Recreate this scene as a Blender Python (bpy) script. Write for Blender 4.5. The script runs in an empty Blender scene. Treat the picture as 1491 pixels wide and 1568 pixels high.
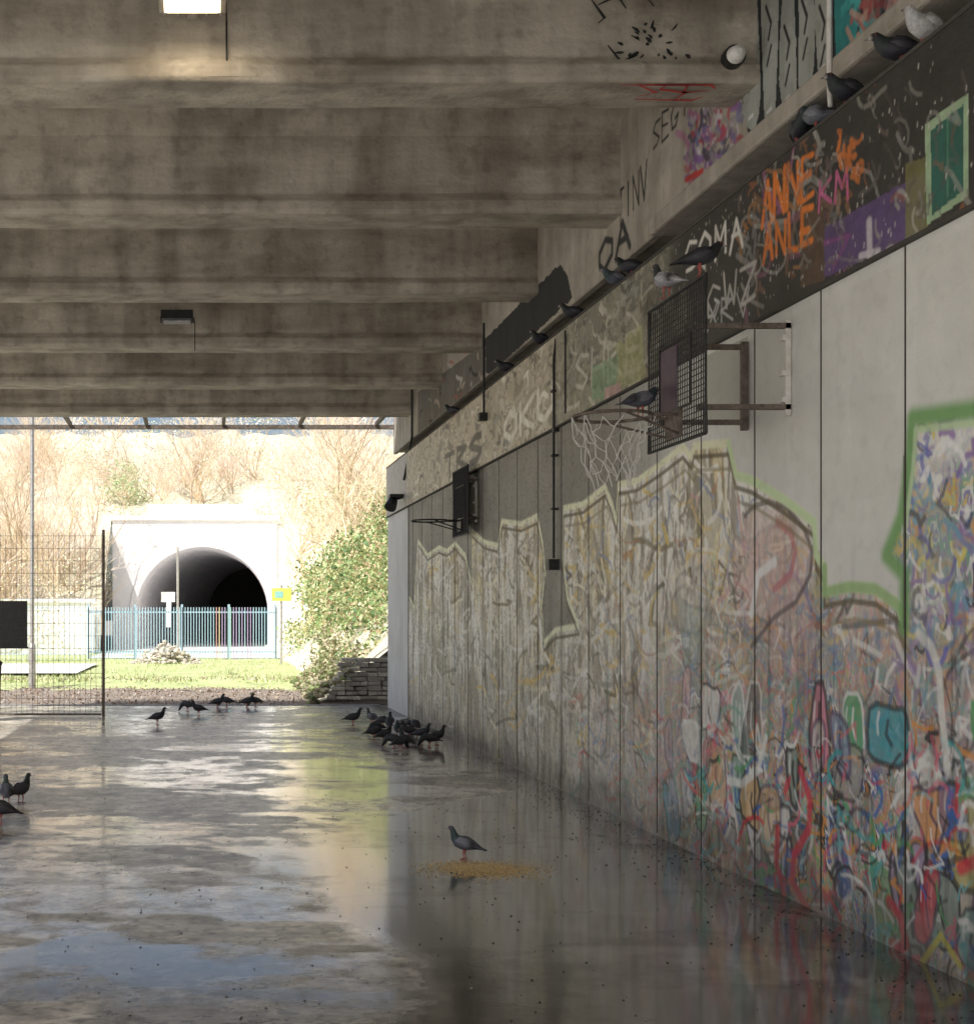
import bpy, bmesh, math, random
import numpy as np
from mathutils import Vector, Matrix
random.seed(7)
rng = np.random.default_rng(7)
EYE = 1.6; F = 2000.0; VX = 305.0; VY = 945.0
WX = 3.35      # wall plane
GX = 3.45      # girder face plane
R = math.radians
scene = bpy.context.scene

# ---------------------------------------------------------------- helpers
def link(o, parent=None):
    scene.collection.objects.link(o)
    if parent is not None: o.parent = parent
    return o

def empty(name, loc=(0,0,0)):
    e = bpy.data.objects.new(name, None); e.location = loc; e.empty_display_size = .2
    return link(e)

class MB:
    def __init__(s): s.v=[]; s.f=[]; s.m=[]; s.c=[]
    def add(s, vs, fs, mi=0, col=None):
        b=len(s.v); s.v.extend([tuple(p) for p in vs])
        for f in fs: s.f.append([i+b for i in f]); s.m.append(mi)
        if col is None: col=(1,1,1)
        s.c.extend([col]*len(vs))
    def box(s, x0,x1,y0,y1,z0,z1, mi=0, col=None):
        vs=[(x0,y0,z0),(x1,y0,z0),(x1,y1,z0),(x0,y1,z0),(x0,y0,z1),(x1,y0,z1),(x1,y1,z1),(x0,y1,z1)]
        s.add(vs,[(0,3,2,1),(4,5,6,7),(0,1,5,4),(1,2,6,5),(2,3,7,6),(3,0,4,7)],mi,col)
    def tube(s, pts, rad, sides=6, mi=0, col=None, cap=True):
        pts=[Vector(p) for p in pts]; n=len(pts)
        if not hasattr(rad,'__len__'): rad=[rad]*n
        vs=[]; fs=[]
        for i,p in enumerate(pts):
            t=(pts[min(i+1,n-1)]-pts[max(i-1,0)])
            if t.length<1e-9: t=Vector((0,0,1))
            t.normalize()
            a=Vector((0,0,1)) if abs(t.z)<.9 else Vector((1,0,0))
            u=t.cross(a).normalized(); w=t.cross(u)
            for k in range(sides):
                an=2*math.pi*k/sides
                vs.append(p+(u*math.cos(an)+w*math.sin(an))*rad[i])
        for i in range(n-1):
            for k in range(sides):
                k2=(k+1)%sides
                fs.append((i*sides+k,i*sides+k2,(i+1)*sides+k2,(i+1)*sides+k))
        if cap:
            fs.append(tuple(range(sides))[::-1]); fs.append(tuple(range((n-1)*sides,n*sides)))
        s.add(vs,fs,mi,col)
    def mesh(s, name, mats, smooth=False):
        me=bpy.data.meshes.new(name); me.from_pydata(s.v,[],s.f); me.update()
        for m in mats: me.materials.append(m)
        me.polygons.foreach_set('material_index', s.m)
        if smooth: me.polygons.foreach_set('use_smooth',[True]*len(me.polygons))
        a=me.color_attributes.new('Col','FLOAT_COLOR','POINT')
        c=np.ones((len(s.v),4)); c[:,:3]=np.array(s.c); a.data.foreach_set('color',c.ravel())
        return me
    def obj(s, name, mats, parent=None, smooth=False, bevel=0):
        o=bpy.data.objects.new(name, s.mesh(name,mats,smooth)); link(o,parent)
        if bevel:
            b=o.modifiers.new('b','BEVEL'); b.width=bevel; b.segments=2; b.limit_method='ANGLE'
        return o

def mat(name, c1, c2=None, scale=4, rough=.7, bump=.15, stretch=(1,1,1), attr=False, metal=0, rough2=None,
        streak=0, spots=0, bumpscale=60, spec=.5, det=5):
    m=bpy.data.materials.new(name); m.use_nodes=True; nt=m.node_tree; N=nt.nodes; L=nt.links
    b=N['Principled BSDF']; b.inputs['Metallic'].default_value=metal
    b.inputs['Specular IOR Level'].default_value=spec
    if c2 is None: c2=tuple(x*.75 for x in c1)
    tc=N.new('ShaderNodeTexCoord'); mp=N.new('ShaderNodeMapping'); mp.inputs['Scale'].default_value=stretch
    L.new(tc.outputs['Object'],mp.inputs['Vector'])
    n=N.new('ShaderNodeTexNoise'); n.inputs['Scale'].default_value=scale; n.inputs['Detail'].default_value=det
    n.inputs['Roughness'].default_value=.65
    L.new(mp.outputs[0],n.inputs['Vector'])
    r=N.new('ShaderNodeValToRGB'); r.color_ramp.elements[0].position=.33; r.color_ramp.elements[1].position=.67
    r.color_ramp.elements[0].color=(*c2,1); r.color_ramp.elements[1].color=(*c1,1)
    L.new(n.outputs['Fac'],r.inputs['Fac']); out=r.outputs['Color']
    def mult(a,bb,f=1):
        x=N.new('ShaderNodeMix'); x.data_type='RGBA'; x.blend_type='MULTIPLY'; x.inputs['Factor'].default_value=f
        L.new(a,x.inputs['A']); L.new(bb,x.inputs['B']); return x.outputs['Result']
    if attr:
        at=N.new('ShaderNodeAttribute'); at.attribute_name='Col'; out=mult(at.outputs['Color'],out)
    def extra(sc,st,lo,hi,dark,f,det=4):
        mp2=N.new('ShaderNodeMapping'); mp2.inputs['Scale'].default_value=st; L.new(tc.outputs['Object'],mp2.inputs['Vector'])
        n2=N.new('ShaderNodeTexNoise'); n2.inputs['Scale'].default_value=sc; n2.inputs['Detail'].default_value=det
        L.new(mp2.outputs[0],n2.inputs['Vector'])
        r2=N.new('ShaderNodeValToRGB'); r2.color_ramp.elements[0].position=lo; r2.color_ramp.elements[1].position=hi
        r2.color_ramp.elements[0].color=(dark,dark*.95,dark*.88,1); r2.color_ramp.elements[1].color=(1,1,1,1)
        L.new(n2.outputs['Fac'],r2.inputs['Fac']); return mult(out,r2.outputs['Color'],f)
    if streak: out=extra(2.2,(1.6,2.5,.3),.36,.62,.35,streak)
    if spots: out=extra(9,(1,1,1),.34,.46,.35,spots,6)
    L.new(out,b.inputs['Base Color'])
    if rough2 is None: b.inputs['Roughness'].default_value=rough
    else:
        mr=N.new('ShaderNodeMapRange'); mr.inputs['From Min'].default_value=.35; mr.inputs['From Max'].default_value=.65
        mr.inputs['To Min'].default_value=rough; mr.inputs['To Max'].default_value=rough2
        L.new(n.outputs['Fac'],mr.inputs['Value']); L.new(mr.outputs[0],b.inputs['Roughness'])
    if bump:
        nb=N.new('ShaderNodeTexNoise'); nb.inputs['Scale'].default_value=bumpscale; nb.inputs['Detail'].default_value=4
        L.new(tc.outputs['Object'],nb.inputs['Vector'])
        bp=N.new('ShaderNodeBump'); bp.inputs['Strength'].default_value=bump; bp.inputs['Distance'].default_value=.02
        L.new(nb.outputs['Fac'],bp.inputs['Height']); L.new(bp.outputs[0],b.inputs['Normal'])
    return m

tabs={}
def vnoise(x,y,seed):
    if seed not in tabs: tabs[seed]=np.random.default_rng(seed).random((256,256))
    T=tabs[seed]; xi=np.floor(x).astype(int); yi=np.floor(y).astype(int); fx=x-xi; fy=y-yi
    fx=fx*fx*(3-2*fx); fy=fy*fy*(3-2*fy); a=xi&255; b=(xi+1)&255; c=yi&255; d=(yi+1)&255
    return (T[a,c]*(1-fx)+T[b,c]*fx)*(1-fy)+(T[a,d]*(1-fx)+T[b,d]*fx)*fy
def fbm(x,y,seed,octv=4):
    s=0;a=.5;t=0
    for i in range(octv):
        s=s+a*vnoise(x*2**i+i*17.3,y*2**i+i*9.1,seed+i); t+=a; a*=.55
    return s/t
def sst(a,b,x):
    t=np.clip((x-a)/(b-a),0,1); return t*t*(3-2*t)
def mixin(A,col,w): return A*(1-w[...,None])+np.array(col)*w[...,None]
def marble(U,V,cols,fu,fv,seed,octv=4,cell=1.2):
    a=fbm(U*fu,V*fv,seed,octv); n=len(cols)
    i=np.floor(np.clip((a-.27)/.46,0,.999)*n*1.6).astype(int)+np.floor(vnoise(U*cell,V*cell,seed+30)*7).astype(int)
    return np.array(cols)[i%n]

def inpoly(U,V,P):
    r=np.zeros(U.shape,bool); n=len(P)
    for i in range(n):
        x0,y0=P[i]; x1,y1=P[(i+1)%n]
        if y0==y1: continue
        c=((V<y0)!=(V<y1))&(U<(x1-x0)*(V-y0)/(y1-y0)+x0)
        r^=c
    return r

class Canvas:
    def __init__(s,u,v,conv,col=(.5,.5,.5)):
        s.u=u; s.v=v; s.U,s.V=np.meshgrid(u,v); s.C=np.ones(s.U.shape+(3,))*np.array(col); s.conv=conv; s.mask=None
    def win(s,u0,u1,v0,v1):
        a,b=np.searchsorted(s.u,[u0,u1]); c,d=np.searchsorted(s.v,[v0,v1])
        return slice(c,d+1),slice(max(a-1,0),b+1)
    def poly(s,pts,col,alpha=1,px=True,rough=.0,seed=50):
        P=[s.conv(*p) for p in pts] if px else pts
        us=[p[0] for p in P]; vs=[p[1] for p in P]
        w=s.win(min(us)-.05,max(us)+.05,min(vs)-.05,max(vs)+.05)
        U=s.U[w];V=s.V[w]
        if U.size==0: return
        if rough:
            U2=U+(fbm(U*9,V*9,seed)-.5)*rough*2; V2=V+(fbm(U*9+40,V*9,seed+9)-.5)*rough*2
        else: U2,V2=U,V
        m=inpoly(U2,V2,P).astype(float)*alpha
        if s.mask is not None: m=m*s.mask[w]
        s.C[w]=s.C[w]*(1-m[...,None])+np.array(col)*m[...,None]
    def stroke(s,pts,wd,col,alpha=1,px=True,soft=.4):
        P=[s.conv(*p) for p in pts] if px else pts
        us=[p[0] for p in P]; vs=[p[1] for p in P]
        w=s.win(min(us)-wd*2,max(us)+wd*2,min(vs)-wd*2,max(vs)+wd*2)
        U=s.U[w];V=s.V[w]
        if U.size==0: return
        D=np.full(U.shape,9.)
        for (x0,y0),(x1,y1) in zip(P[:-1],P[1:]):
            dx,dy=x1-x0,y1-y0; l=dx*dx+dy*dy+1e-12
            t=np.clip(((U-x0)*dx+(V-y0)*dy)/l,0,1)
            D=np.minimum(D,np.hypot(U-x0-t*dx,V-y0-t*dy))
        m=(1-sst(wd*.5*(1-soft),wd*.5*(1+soft)+.004,D))*alpha
        if s.mask is not None: m=m*s.mask[w]
        s.C[w]=s.C[w]*(1-m[...,None])+np.array(col)*m[...,None]
    def squig(s,n,x0,x1,y0,y1,cols,length=(30,90),wd=(.02,.05),alpha=(.5,1),vert=.5,turn=.9):
        for _ in range(n):
            x=random.uniform(x0,x1); y=random.uniform(y0,y1)
            sc=(x-305)/900.; Ln=random.uniform(*length)*sc; k=random.randint(4,9)
            a=random.choice([math.pi/2,-math.pi/2]) if random.random()<vert else random.uniform(0,6.28)
            pts=[(x,y)]; bend=random.uniform(-turn,turn)
            for i in range(k):
                a+=bend*.6+random.uniform(-.35,.35)
                if random.random()<.2: a+=random.choice([2.3,-2.3])
                x+=math.cos(a)*Ln/k*.7; y+=math.sin(a)*Ln/k*1.2
                pts.append((x,y))
            if min(p[0] for p in pts)<330: continue
            s.stroke(pts,random.uniform(*wd),random.choice(cols),random.uniform(*alpha))
    def blob(s,u,v,w,h,fill,line,alpha=.8,lw=.02,hi=True,lean=0):
        n=14; P=[]; ph=random.uniform(0,6.28); am=random.uniform(.08,.22); q=random.choice([2,3])
        for i in range(n):
            a=2*math.pi*i/n; r=1+am*math.sin(q*a+ph)+random.uniform(-.06,.06); c,d=math.cos(a),math.sin(a)
            c=math.copysign(abs(c)**.7,c); d=math.copysign(abs(d)**.7,d)
            P.append((u+c*r*w/2+lean*d*h/2,v+d*r*h/2))
        s.poly(P,fill,alpha,px=False,rough=.012,seed=random.randint(300,340)); s.stroke(P+[P[0]],lw,line,alpha,px=False)
        if hi: s.stroke([(u+w*.25,v+h*.3),(u+w*.30,v+h*.15),(u+w*.28,v)],lw*.7,(.9,.9,.9),alpha*.8,px=False)
        s.stroke([(u,v+h*random.uniform(.1,.3)),(u+w*.05,v),(u-w*.1,v-h*random.uniform(.1,.3))],lw*.9,line,alpha,px=False)
    def mesh(s,name,place,matl,parent=None,extra=None):
        nv,nu=s.U.shape
        P=place(s.U,s.V).reshape(-1,3)
        idx=np.arange(nv*nu).reshape(nv,nu)
        q=np.stack([idx[:-1,:-1],idx[:-1,1:],idx[1:,1:],idx[1:,:-1]],-1).reshape(-1,4)
        me=bpy.data.meshes.new(name); me.from_pydata(P.tolist(),[],q.tolist()); me.update()
        a=me.color_attributes.new('Col','FLOAT_COLOR','POINT')
        c=np.ones((nv*nu,4)); c[:,:3]=np.clip(s.C,0,1).reshape(-1,3)
        a.data.foreach_set('color',c.ravel())
        if extra is not None:
            e=me.attributes.new('Wet','FLOAT','POINT'); e.data.foreach_set('value',extra.ravel().astype(np.float32))
        me.materials.append(matl); me.polygons.foreach_set('use_smooth',[True]*len(me.polygons))
        return link(bpy.data.objects.new(name,me),parent)

FONT={'A':[[(0,0),(.5,1),(1,0)],[(.2,.4),(.8,.4)]],'N':[[(0,0),(0,1),(1,0),(1,1)]],'E':[[(1,0),(0,0),(0,1),(1,1)],[(0,.5),(.8,.5)]],
'L':[[(0,1),(0,0),(1,0)]],'S':[[(1,.9),(.4,1),(0,.75),(1,.3),(.6,0),(0,.1)]],'I':[[(.5,0),(.5,1)]],'O':[[(.5,0),(0,.3),(0,.7),(.5,1),(1,.7),(1,.3),(.5,0)]],
'T':[[(.5,0),(.5,1)],[(0,1),(1,1)]],'U':[[(0,1),(0,.2),(.5,0),(1,.2),(1,1)]],'G':[[(1,.8),(.5,1),(0,.6),(.1,.1),(.7,0),(1,.4),(.6,.4)]],
'H':[[(0,0),(0,1)],[(1,0),(1,1)],[(0,.5),(1,.5)]],'K':[[(0,0),(0,1)],[(1,1),(0,.5),(1,0)]],'Y':[[(0,1),(.5,.5),(1,1)],[(.5,.5),(.5,0)]],
'M':[[(0,0),(.1,1),(.5,.4),(.9,1),(1,0)]],'V':[[(0,1),(.5,0),(1,1)]],'Z':[[(0,1),(1,1),(0,0),(1,0)]],'R':[[(0,0),(0,1),(.9,.8),(0,.5),(1,0)]],
'W':[[(0,1),(.2,0),(.5,.7),(.8,0),(1,1)]],'D':[[(0,0),(0,1),(.8,.8),(1,.4),(.6,0),(0,0)]],'X':[[(0,0),(1,1)],[(0,1),(1,0)]]}
def text(cv,st,x0,y0,x1,y1,wd,col,hpx,alpha=1):
    (u0,v0),(u1,v1)=cv.conv(x0,y0),cv.conv(x1,y1); h=abs(cv.conv(x0,y0-hpx)[1]-v0); n=len(st)
    for i,ch in enumerate(st):
        if ch==' ': continue
        for pl in FONT[ch]:
            pts=[]
            for a,b in pl:
                t=(i+.1+a*.75)/n; pts.append((u0+(u1-u0)*t+random.uniform(-.012,.012), v0+(v1-v0)*t+b*h+random.uniform(-.02,.02)))
            cv.stroke(pts,wd*random.uniform(.8,1.15),col,alpha,px=False)

# ---------------------------------------------------------------- materials
M_conc = mat('beam_concrete',(.60,.55,.465),(.33,.295,.24),1.7,.85,.35,streak=.55,spots=.3,stretch=(.5,1,1.8),bumpscale=30)
M_conc2= mat('girder_concrete',(1,1,1),(.78,.76,.73),3,.85,.35,attr=True,streak=.35,spots=.2)
M_wall = mat('painted_wall',(1.06,1.055,1.04),(.94,.935,.925),3,.5,.12,attr=True,rough2=.7,spots=.10)
M_band = mat('painted_band',(1.1,1.08,1.05),(.75,.73,.71),6,.55,.2,attr=True,spots=.2)
M_joint= mat('joint_dark',(.07,.06,.05),None,8,.8,0)
M_dark = mat('dark_recess',(.08,.073,.065),None,5,.9,.2)
M_metal_d=mat('dark_metal',(.04,.04,.04),(.02,.02,.02),20,.5,.1,metal=.3)
M_galv = mat('galvanised_steel',(.55,.55,.55),(.35,.33,.3),14,.45,.1,metal=.6)
M_rust = mat('rusty_steel',(.24,.20,.17),(.09,.07,.055),18,.7,.2,metal=.2)
M_white= mat('white_paint',(.85,.85,.83),(.6,.56,.5),8,.6,.1)
M_attr = mat('tinted',(1,1,1),(.78,.78,.78),30,.6,.05,attr=True,det=2)
M_leaf = mat('leaves',(1.1,1.1,1.1),(.7,.7,.7),3,.65,0,attr=True,det=1)
M_bark = mat('bark',(.92,.78,.56),(.74,.58,.42),6,.9,0,det=1)  # all bark tones paled so haze and glare sit in the colour
M_bark2= mat('bark_grey',(.92,.83,.73),(.75,.64,.56),6,.9,0,det=1)
M_bark3= mat('bark_brown',(.74,.60,.45),(.58,.45,.34),6,.9,0,det=1)
M_black= mat('spray_black',(.025,.025,.025),None,20,.6,0)
M_red  = mat('spray_red',(.6,.06,.06),(.45,.07,.06),12,.6,0)
M_stone= mat('stone',(1,1,1),(.6,.6,.58),9,.85,.6,attr=True,bumpscale=30)
M_portal=mat('pale_masonry',(.95,.94,.95),(.86,.85,.85),1.5,.85,.3)  # near-white colour stands in for overexposed daylight on the portal
M_vault= mat('tunnel_lining',(.88,.87,.91),(.75,.74,.78),1.5,.9,.3)
M_grass= mat('grass',(.54,.62,.30),(.42,.46,.22),1.2,.9,.4)  # brighter than real grass, outdoor glare put into the colour
M_ground=mat('dirt',(.36,.30,.25),(.22,.185,.155),2,.95,.6,spots=.3)
M_pave = mat('paving',(.82,.81,.79),(.70,.69,.67),3,.8,.3)
M_bank = mat('bank_soil',(.82,.76,.60),(.62,.58,.42),.8,.95,.5,spots=.25)  # soil paled to imitate haze over the hill
M_net  = mat('net_cord',(.78,.76,.72),None,20,.9,0)

# ---------------------------------------------------------------- right wall paint
def Wc(x,y): return (F*WX/(x-VX), EYE+(VY-y)/(x-VX)*WX)
yy=np.concatenate([np.arange(-8,5.4,.15), 1/np.linspace(1/5.4,1/23.2,980)])
wall=Canvas(yy,np.linspace(0,3.38,350),Wc)
U,V=wall.U,wall.V
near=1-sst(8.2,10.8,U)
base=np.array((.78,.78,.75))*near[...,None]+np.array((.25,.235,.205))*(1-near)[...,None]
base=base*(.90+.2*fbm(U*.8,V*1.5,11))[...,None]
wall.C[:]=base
wall.poly([(1082,545),(1145,515),(1145,640),(1120,650),(1082,650)],(.40,.39,.34),.8)
wall.poly([(1200,640),(1370,600),(1370,800),(1250,800)],(.76,.75,.71),.5,rough=.02)
for k in range(26):
    a=5.6+k*.62; wall.poly([(a,2.2),(a+.5,2.2),(a+.5,3.3),(a,3.3)],tuple(np.array((.6,.59,.55))*random.uniform(.6,1.1)),.08,px=False,rough=.03,seed=60+k)
top=[(622,1085),(627,915),(634,930),(640,828),(655,850),(672,838),(684,843),(697,832),(712,850),(722,895),(722,812),(742,830),(762,835),
 (768,798),(798,802),(822,790),(830,830),(834,880),(829,930),(832,985),(850,965),(886,958),(868,915),(862,862),(863,778),(892,772),(926,745),(936,770),(944,800),(947,742),
 (975,736),(1010,712),(1045,684),(1058,700),(1062,683),(1115,678),(1126,728),(1150,735),(1200,765),(1246,800),(1249,850),(1262,870),(1262,907),
 (1300,898),(1340,902),(1372,925),(1384,945)]
tp=[Wc(*p) for p in top]
P1=tp+[(4.0,1.5),(2.0,1.4),(2.0,-.1),(21,-.1)]
m1=inpoly(U,V,P1)
P2=[Wc(*p) for p in [(1384,960),(1384,880),(1356,850),(1380,790),(1392,700),(1400,650)]]+[Wc(1491,632),(3.8,2.9),(3.0,2.2),(2.,2.0),(2.,-.1),(5.9,-.1)]
m2=inpoly(U,V,P2)
wU=U+.25*(fbm(U*2.3,V*2.3,700)-.5); wV=V+.3*(fbm(U*2.3+9,V*2.3,710)-.5)
bl=fbm(U*1.3,V*1.6,41,4)
cream=np.array((.90,.86,.71)); brn=np.array((.30,.24,.15)); wh=np.array((.97,.96,.92)); yel=np.array((.84,.70,.32)); gry=np.array((.44,.43,.41))
fill=np.ones_like(wall.C)*cream
fill=mixin(fill,wh,sst(.45,.58,bl)*.8)
fill=mixin(fill,yel,sst(.52,.66,fbm(U*2,V*1.2,71))*.6*sst(1.1,2.0,V))
fill=mixin(fill,gry,sst(.50,.60,fbm(wU*3,wV*1.3,73,5))*.5)
fill=mixin(fill,brn,sst(.51,.58,fbm(wU*5.5,wV*1.4,21,5))*.55)
fill=mixin(fill,brn*.7,sst(.55,.61,fbm(wU*15,wV*2.4,31,5))*.7)
fill=mixin(fill,wh,sst(.56,.62,fbm(wU*12+7,wV*2.0,35,5))*.8)
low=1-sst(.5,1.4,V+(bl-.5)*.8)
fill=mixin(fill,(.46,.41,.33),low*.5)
nr=1-sst(7.8,11.0,U); lown=1-sst(.85,1.8,V+(bl-.5)*.9); midn=(1-sst(1.5,2.4,V+(bl-.5)*.8))
mut=[(.58,.53,.46),(.26,.36,.52),(.70,.37,.27),(.86,.84,.78),(.44,.32,.49),(.75,.50,.24),(.31,.51,.47),(.45,.42,.37),(.86,.83,.78),(.74,.45,.47)]
sat=[(.73,.04,.08),(.04,.41,.50),(.29,.36,.31),(.06,.17,.50),(.88,.86,.82),(.03,.03,.04),(.80,.32,.07),(.12,.45,.20),(.46,.44,.40),(.78,.26,.36),(.56,.50,.17),(.36,.32,.30)]
mm=marble(wU,wV,mut,4.5,2.2,410,5)
ms=marble(wU,wV,sat,3.2,2.4,430,5); ms2=marble(wU+3,wV,sat+mut,9,7,630,5,3.)
k2=(sst(.48,.55,fbm(U*6,V*6,655))*.6)[...,None]; ms=ms*(1-k2)+ms2*k2
mn=(nr*midn*.74)[...,None]; fill=fill*(1-mn)+mm*mn
mt=((1-sst(9.5,13,U))*(1-sst(1.0,1.7,V+(bl-.5)))*.35)[...,None]; fill=fill*(1-mt)+mm*mt
aa=(np.clip((1-sst(8.0,10.8,U))*lown,0,1)*.9)[...,None]
fill=fill*(1-aa)+ms*aa
wall.C[m1]=fill[m1]
f2=np.array((.55,.52,.46))*np.ones_like(fill)
pc=[(.28,.27,.56),(.78,.60,.20),(.20,.45,.62),(.72,.38,.14),(.55,.55,.5),(.35,.28,.50),(.2,.45,.33),(.85,.83,.80)]
f2=f2*.15+marble(wU,wV,pc,4,3,450,5)*.85
f2=mixin(f2,(.88,.88,.87),sst(2.2,2.45,V+(bl-.5)*.5)*.8)
lw2=(1-sst(1.2,2.0,V+(bl-.5)*.6))*.75; f2=f2*(1-lw2[...,None])+(ms*.7+mm*.3)*lw2[...,None]
wall.C[m2]=f2[m2]
wall.mask=(m1|m2).astype(float)
cr=[(.98,.96,.92),(.95,.91,.74),(.16,.13,.08),(.24,.19,.11),(.78,.6,.24),(.45,.43,.38),(.9,.88,.82)]
wall.squig(300,630,1000,800,1120,cr,(30,130),(.015,.05),(.4,.95),.8,.5)
wall.squig(110,850,1120,700,1000,cr+[(.3,.35,.55),(.78,.6,.18),(.52,.29,.16)],(30,120),(.012,.04),(.4,.95),.7,.6)
wall.squig(130,1040,1260,740,1050,cr+[(.35,.4,.6),(.68,.42,.44)],(30,120),(.012,.035),(.4,.9),.5)
mid=[(.18,.3,.48),(.54,.23,.18),(.66,.36,.15),(.32,.23,.43),(.92,.9,.88),(.92,.9,.88),(.55,.55,.5),(.22,.42,.42),(.08,.06,.07)]
for _ in range(16):
    u=random.uniform(5.3,9.3); v=random.uniform(1.05,1.95); wall.blob(u,v,random.uniform(.3,.6),random.uniform(.4,.8),random.choice(mut),(.15,.12,.14),.3,.026)
wall.squig(330,1060,1491,900,1200,mid,(20,110),(.008,.03),(.3,.75),.45)
for _ in range(60):
    u=random.uniform(4.9,9.4); v=random.uniform(.08,1.05); wall.blob(u,v,random.uniform(.12,.34),random.uniform(.22,.5),random.choice(sat+mut),random.choice([(.02,.02,.03),(.02,.02,.03),(.1,.05,.15),(.9,.9,.88)]),random.uniform(.45,.9),random.uniform(.014,.028),lean=random.uniform(-.4,.4))
brt=[(.74,.03,.06),(.8,.16,.25),(.05,.47,.50),(.25,.66,.70),(.05,.17,.55),(.93,.93,.9),(.93,.93,.9),(.03,.03,.035),(.03,.03,.035),(.03,.03,.035),(.86,.36,.07),(.11,.45,.16)]
wall.squig(330,1060,1491,1120,1500,brt,(20,80),(.006,.028),(.5,.95),.5)
wall.squig(160,880,1120,1060,1320,[(.64,.35,.28),(.35,.42,.58),(.85,.82,.74),(.2,.17,.14),(.65,.14,.13),(.28,.5,.4)],(25,90),(.012,.03),(.4,.85),.6)
wall.squig(90,1390,1491,660,1000,[(.18,.18,.55),(.35,.22,.5),(.15,.4,.56),(.8,.7,.18),(.95,.95,.95),(.05,.05,.08)],(20,60),(.01,.03),(.5,.95),.5)
wall.poly([(1140,790),(1190,770),(1232,815),(1242,870),(1215,925),(1170,950),(1145,930)],(.72,.52,.52),.4,rough=.04)
bub=[(1140,790),(1152,776),(1175,768),(1205,778),(1232,812),(1243,845),(1240,880),(1218,922),(1185,945),(1150,990)]
wall.stroke(bub,.03,(.12,.09,.1),.8); wall.stroke([(1190,800),(1210,815),(1217,845),(1210,880),(1185,902)],.045,(.55,.12,.16),.6)
wall.stroke([(1150,940),(1160,880),(1185,860)],.06,(.96,.96,.96),.85)
wall.stroke([(1115,1195),(1135,1200),(1160,1180),(1172,1130)],.05,(.9,.9,.86),.9)
wall.stroke([(1405,970),(1425,990),(1437,1030),(1440,1080),(1450,1180)],.05,(.9,.9,.86),.75)
wall.stroke([(1290,960),(1370,950),(1384,990)],.03,(.12,.1,.1),.7)
for pts in ([(1225,1180),(1240,1225),(1238,1270),(1215,1310),(1212,1350),(1235,1390)],[(1190,1270),(1188,1320),(1200,1370)],[(1360,1380),(1378,1405),(1385,1440),(1375,1460)],[(1470,1330),(1491,1320)]):
    wall.stroke(pts,.055,(.74,.04,.08),.85)
wx=.84+.32*fbm(U*22,V*16,801,4); wall.C[m1|m2]=(wall.C*wx[...,None])[m1|m2]
fd=(sst(.52,.66,fbm(U*1.8,V*1.5,821))*.15*(m1|m2))[...,None]; wall.C[:]=wall.C*(1-fd)+np.array((.55,.53,.48))*fd
wall.mask=None
wall.stroke([(1410,1475),(1440,1432),(1470,1480)],.03,(.7,.62,.12),.9)
wall.stroke(tp[1:],.05,(.90,.92,.68),.95,px=False)
wall.stroke([(u,v-.075) for u,v in tp[3:]],.026,(.13,.10,.05),.85,px=False)
wall.stroke([(u-.05,v-.17) for u,v in tp[24:]],.02,(.28,.22,.1),.6,px=False)
wall.stroke([Wc(*p) for p in [(1115,678),(1126,728),(1150,735),(1200,765),(1246,800),(1249,850),(1262,870)]],.05,(.66,.84,.50),.9,px=False)
wall.stroke([Wc(*p) for p in [(1262,870),(1262,907),(1300,898),(1340,902),(1372,925),(1384,945)]],.055,(.38,.58,.26),.95,px=False)
gl=[Wc(*p) for p in [(1384,960),(1384,880),(1356,850),(1380,790),(1392,700),(1396,640),(1491,628)]]+[(3.8,2.95)]
wall.stroke(gl,.085,(.20,.43,.14),.95,px=False,soft=.7); wall.stroke([(u-.03,v-.06) for u,v in gl[3:]],.03,(.6,.78,.48),.8,px=False)
wall.stroke([Wc(1384,960),Wc(1384,700)],.02,(.1,.1,.07),.8,px=False)
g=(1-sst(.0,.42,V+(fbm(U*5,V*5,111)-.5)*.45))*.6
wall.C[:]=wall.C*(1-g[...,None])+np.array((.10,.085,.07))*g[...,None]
rn=sst(.60,.70,fbm(U*16,V*.9,121))*.28*(1-sst(1.2,2.2,V)); wall.C*=(1-rn)[...,None]
sp=sst(.72,.78,vnoise(U*45,V*45,131))*.3*sst(7,12,U); wall.C*=(1-sp)[...,None]
pier=U>20.9
wall.C[pier]=(np.array((.6,.61,.63))*(.8+.4*fbm(U*3,V*2,141))[...,None])[pier]  # bare concrete, bluish outside daylight tinted into its colour
tunnel_wall=empty('graffiti_wall')
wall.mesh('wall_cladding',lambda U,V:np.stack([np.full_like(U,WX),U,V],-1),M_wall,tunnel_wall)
mb=MB()
k=6.2-.84*9
while k<20.95:
    mb.box(WX-.003,WX+.01,k-.0055,k+.0055,.02,3.375)
    k+=.84
mb.box(WX-.006,WX+.01,20.88,20.93,0,3.37)
mb.obj('panel_joints',[M_joint],tunnel_wall)

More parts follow.
